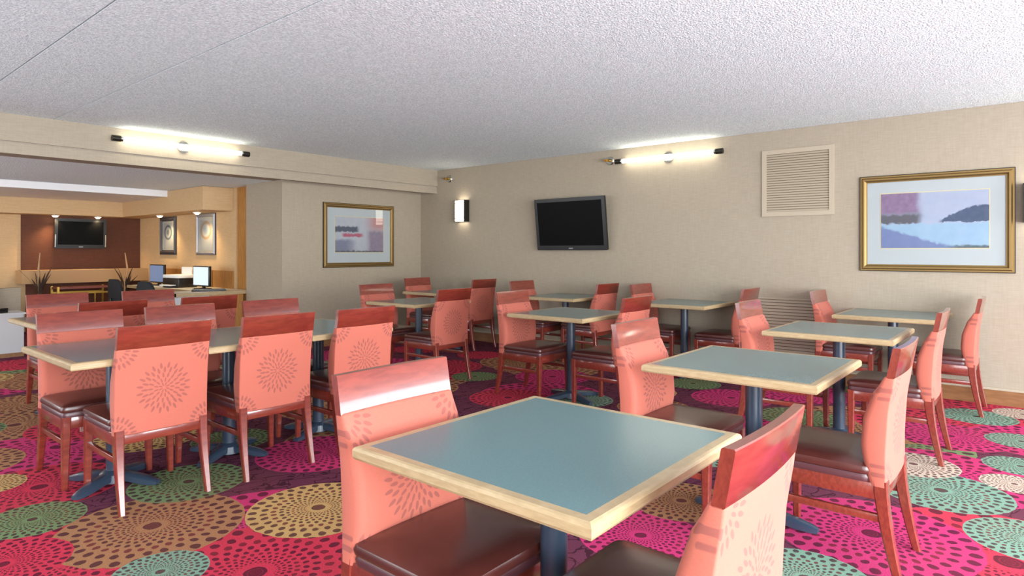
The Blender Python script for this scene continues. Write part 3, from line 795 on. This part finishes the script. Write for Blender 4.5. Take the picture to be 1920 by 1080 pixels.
task_chair('black task chair at the desk by the white-screened monitor', (3.55, 9.25, 0), R(-80))
task_chair('black task chair at the far desk end beside the dry branches', (3.58, 10.45, 0), R(-85))
task_chair('black task chair behind the grey low cabinet', (1.72, 10.28, 0), R(160))
# tall vases with dry branches
def branches(label, loc, seed):
    rnd = random.Random(seed)
    t = thing('branch_vase', label, 'plant', loc, rnd.random() * 6, 'dry branch vases')
    bm = bmesh.new(); loft(bm, [[(r * math.cos(2 * PI * k / 16), r * math.sin(2 * PI * k / 16), z) for k in range(16)] for z, r in ((0, 0.09), (0.1, 0.11), (0.4, 0.09), (0.5, 0.06), (0.53, 0.07))])
    mesh_obj('vase', bm, 'vase_dark', t, smooth=True)
    tubeo('branch', [(0, 0, 0.3), (0.01, 0.01, 0.8), (-0.01, 0.02, 1.02), (0.015, 0.0, 1.26)], [0.02, 0.018, 0.014, 0.007], 'twig', t, 8)
    tubeo('branch', [(0.01, 0, 0.3), (0.05, 0.02, 0.8), (0.08, 0.02, 1.0)], [0.014, 0.011, 0.005], 'twig', t, 8)
    for q in range(9):
        a = rnd.uniform(0, 2 * PI); l = rnd.uniform(.12, .26); z0 = rnd.uniform(.5, .62); z1 = z0 + rnd.uniform(.2, .5)
        bm = bmesh.new(); wd = 0.02
        ca, sa = math.cos(a), math.sin(a)
        rings = []
        for f_, ww in ((0, .4), (.35, 1), (.7, .8), (1, .1)):
            cx, cz = l * f_ ** 1.6, z0 + (z1 - z0) * f_
            rings.append([(cx * ca - s * wd * ww * sa, cx * sa + s * wd * ww * ca, cz + e) for s, e in ((-1, 0), (0, .003), (1, 0), (0, -.003))])
        loft(bm, rings); mesh_obj('leaf', bm, 'dark_leaf', t)
branches('dark vase of tall dry branches by the brown panel edge near the grey cabinet', (2.79, 11.75, 0), 3)
branches('dark vase of tall dry branches by the computer desk', (3.89, 11.52, 0), 5)
# brass console under the lounge television
t = thing('console_table', 'brass-framed console table below the lounge television', 'console', (3.32, 11.72, 0))
boxo('tabletop', (-0.36, 0.36, -0.17, 0.17, 0.70, 0.73), 'cherry_wood', t)
for b in ((-0.36, 0.36, -0.18, -0.165), (-0.36, 0.36, 0.165, 0.18)): boxo('frame_rail', (b[0], b[1], b[2], b[3], 0.62, 0.645), 'brass', t)
for sx in (-1, 1):
    for sy in (-1, 1): boxo('leg', (sx * 0.35 - 0.014, sx * 0.35 + 0.014, sy * 0.165 - 0.014, sy * 0.165 + 0.014, 0, 0.735), 'brass', t)
boxo('centre_bar', (0.13, 0.15, -0.18, -0.165, 0, 0.62), 'brass', t)
# low grey cabinet and beige half wall at the lounge edge
t = thing('low_cabinet', 'low pale grey cabinet standing at the lounge edge', 'cabinet', (1.0, 9.77, 0))
boxo('body', (-1.1, 1.11, -0.19, 0.2, 0.0, 0.515), 'grey_laminate', t)
boxo('top_panel', (-1.12, 1.13, -0.21, 0.2, 0.515, 0.535), 'grey_laminate', t)
boxo('plinth', (-1.1, 1.11, -0.2, -0.19, 0.0, 0.05), 'base_wood', t)
t = thing('telephone', 'small black telephone lying on the low grey cabinet', 'telephone', (1.87, 9.72, 0.535), R(20))
boxo('body', (-0.09, 0.09, -0.07, 0.07, 0, 0.03), 'black_plastic', t, bev=0.006); boxo('handset', (-0.1, 0.1, -0.06, -0.02, 0.03, 0.055), 'black_plastic', t, bev=0.008)
sbox('wall_low', (-1.4, 2.30, 10.6, 10.75, 0, 0.79), 'wallpaper')
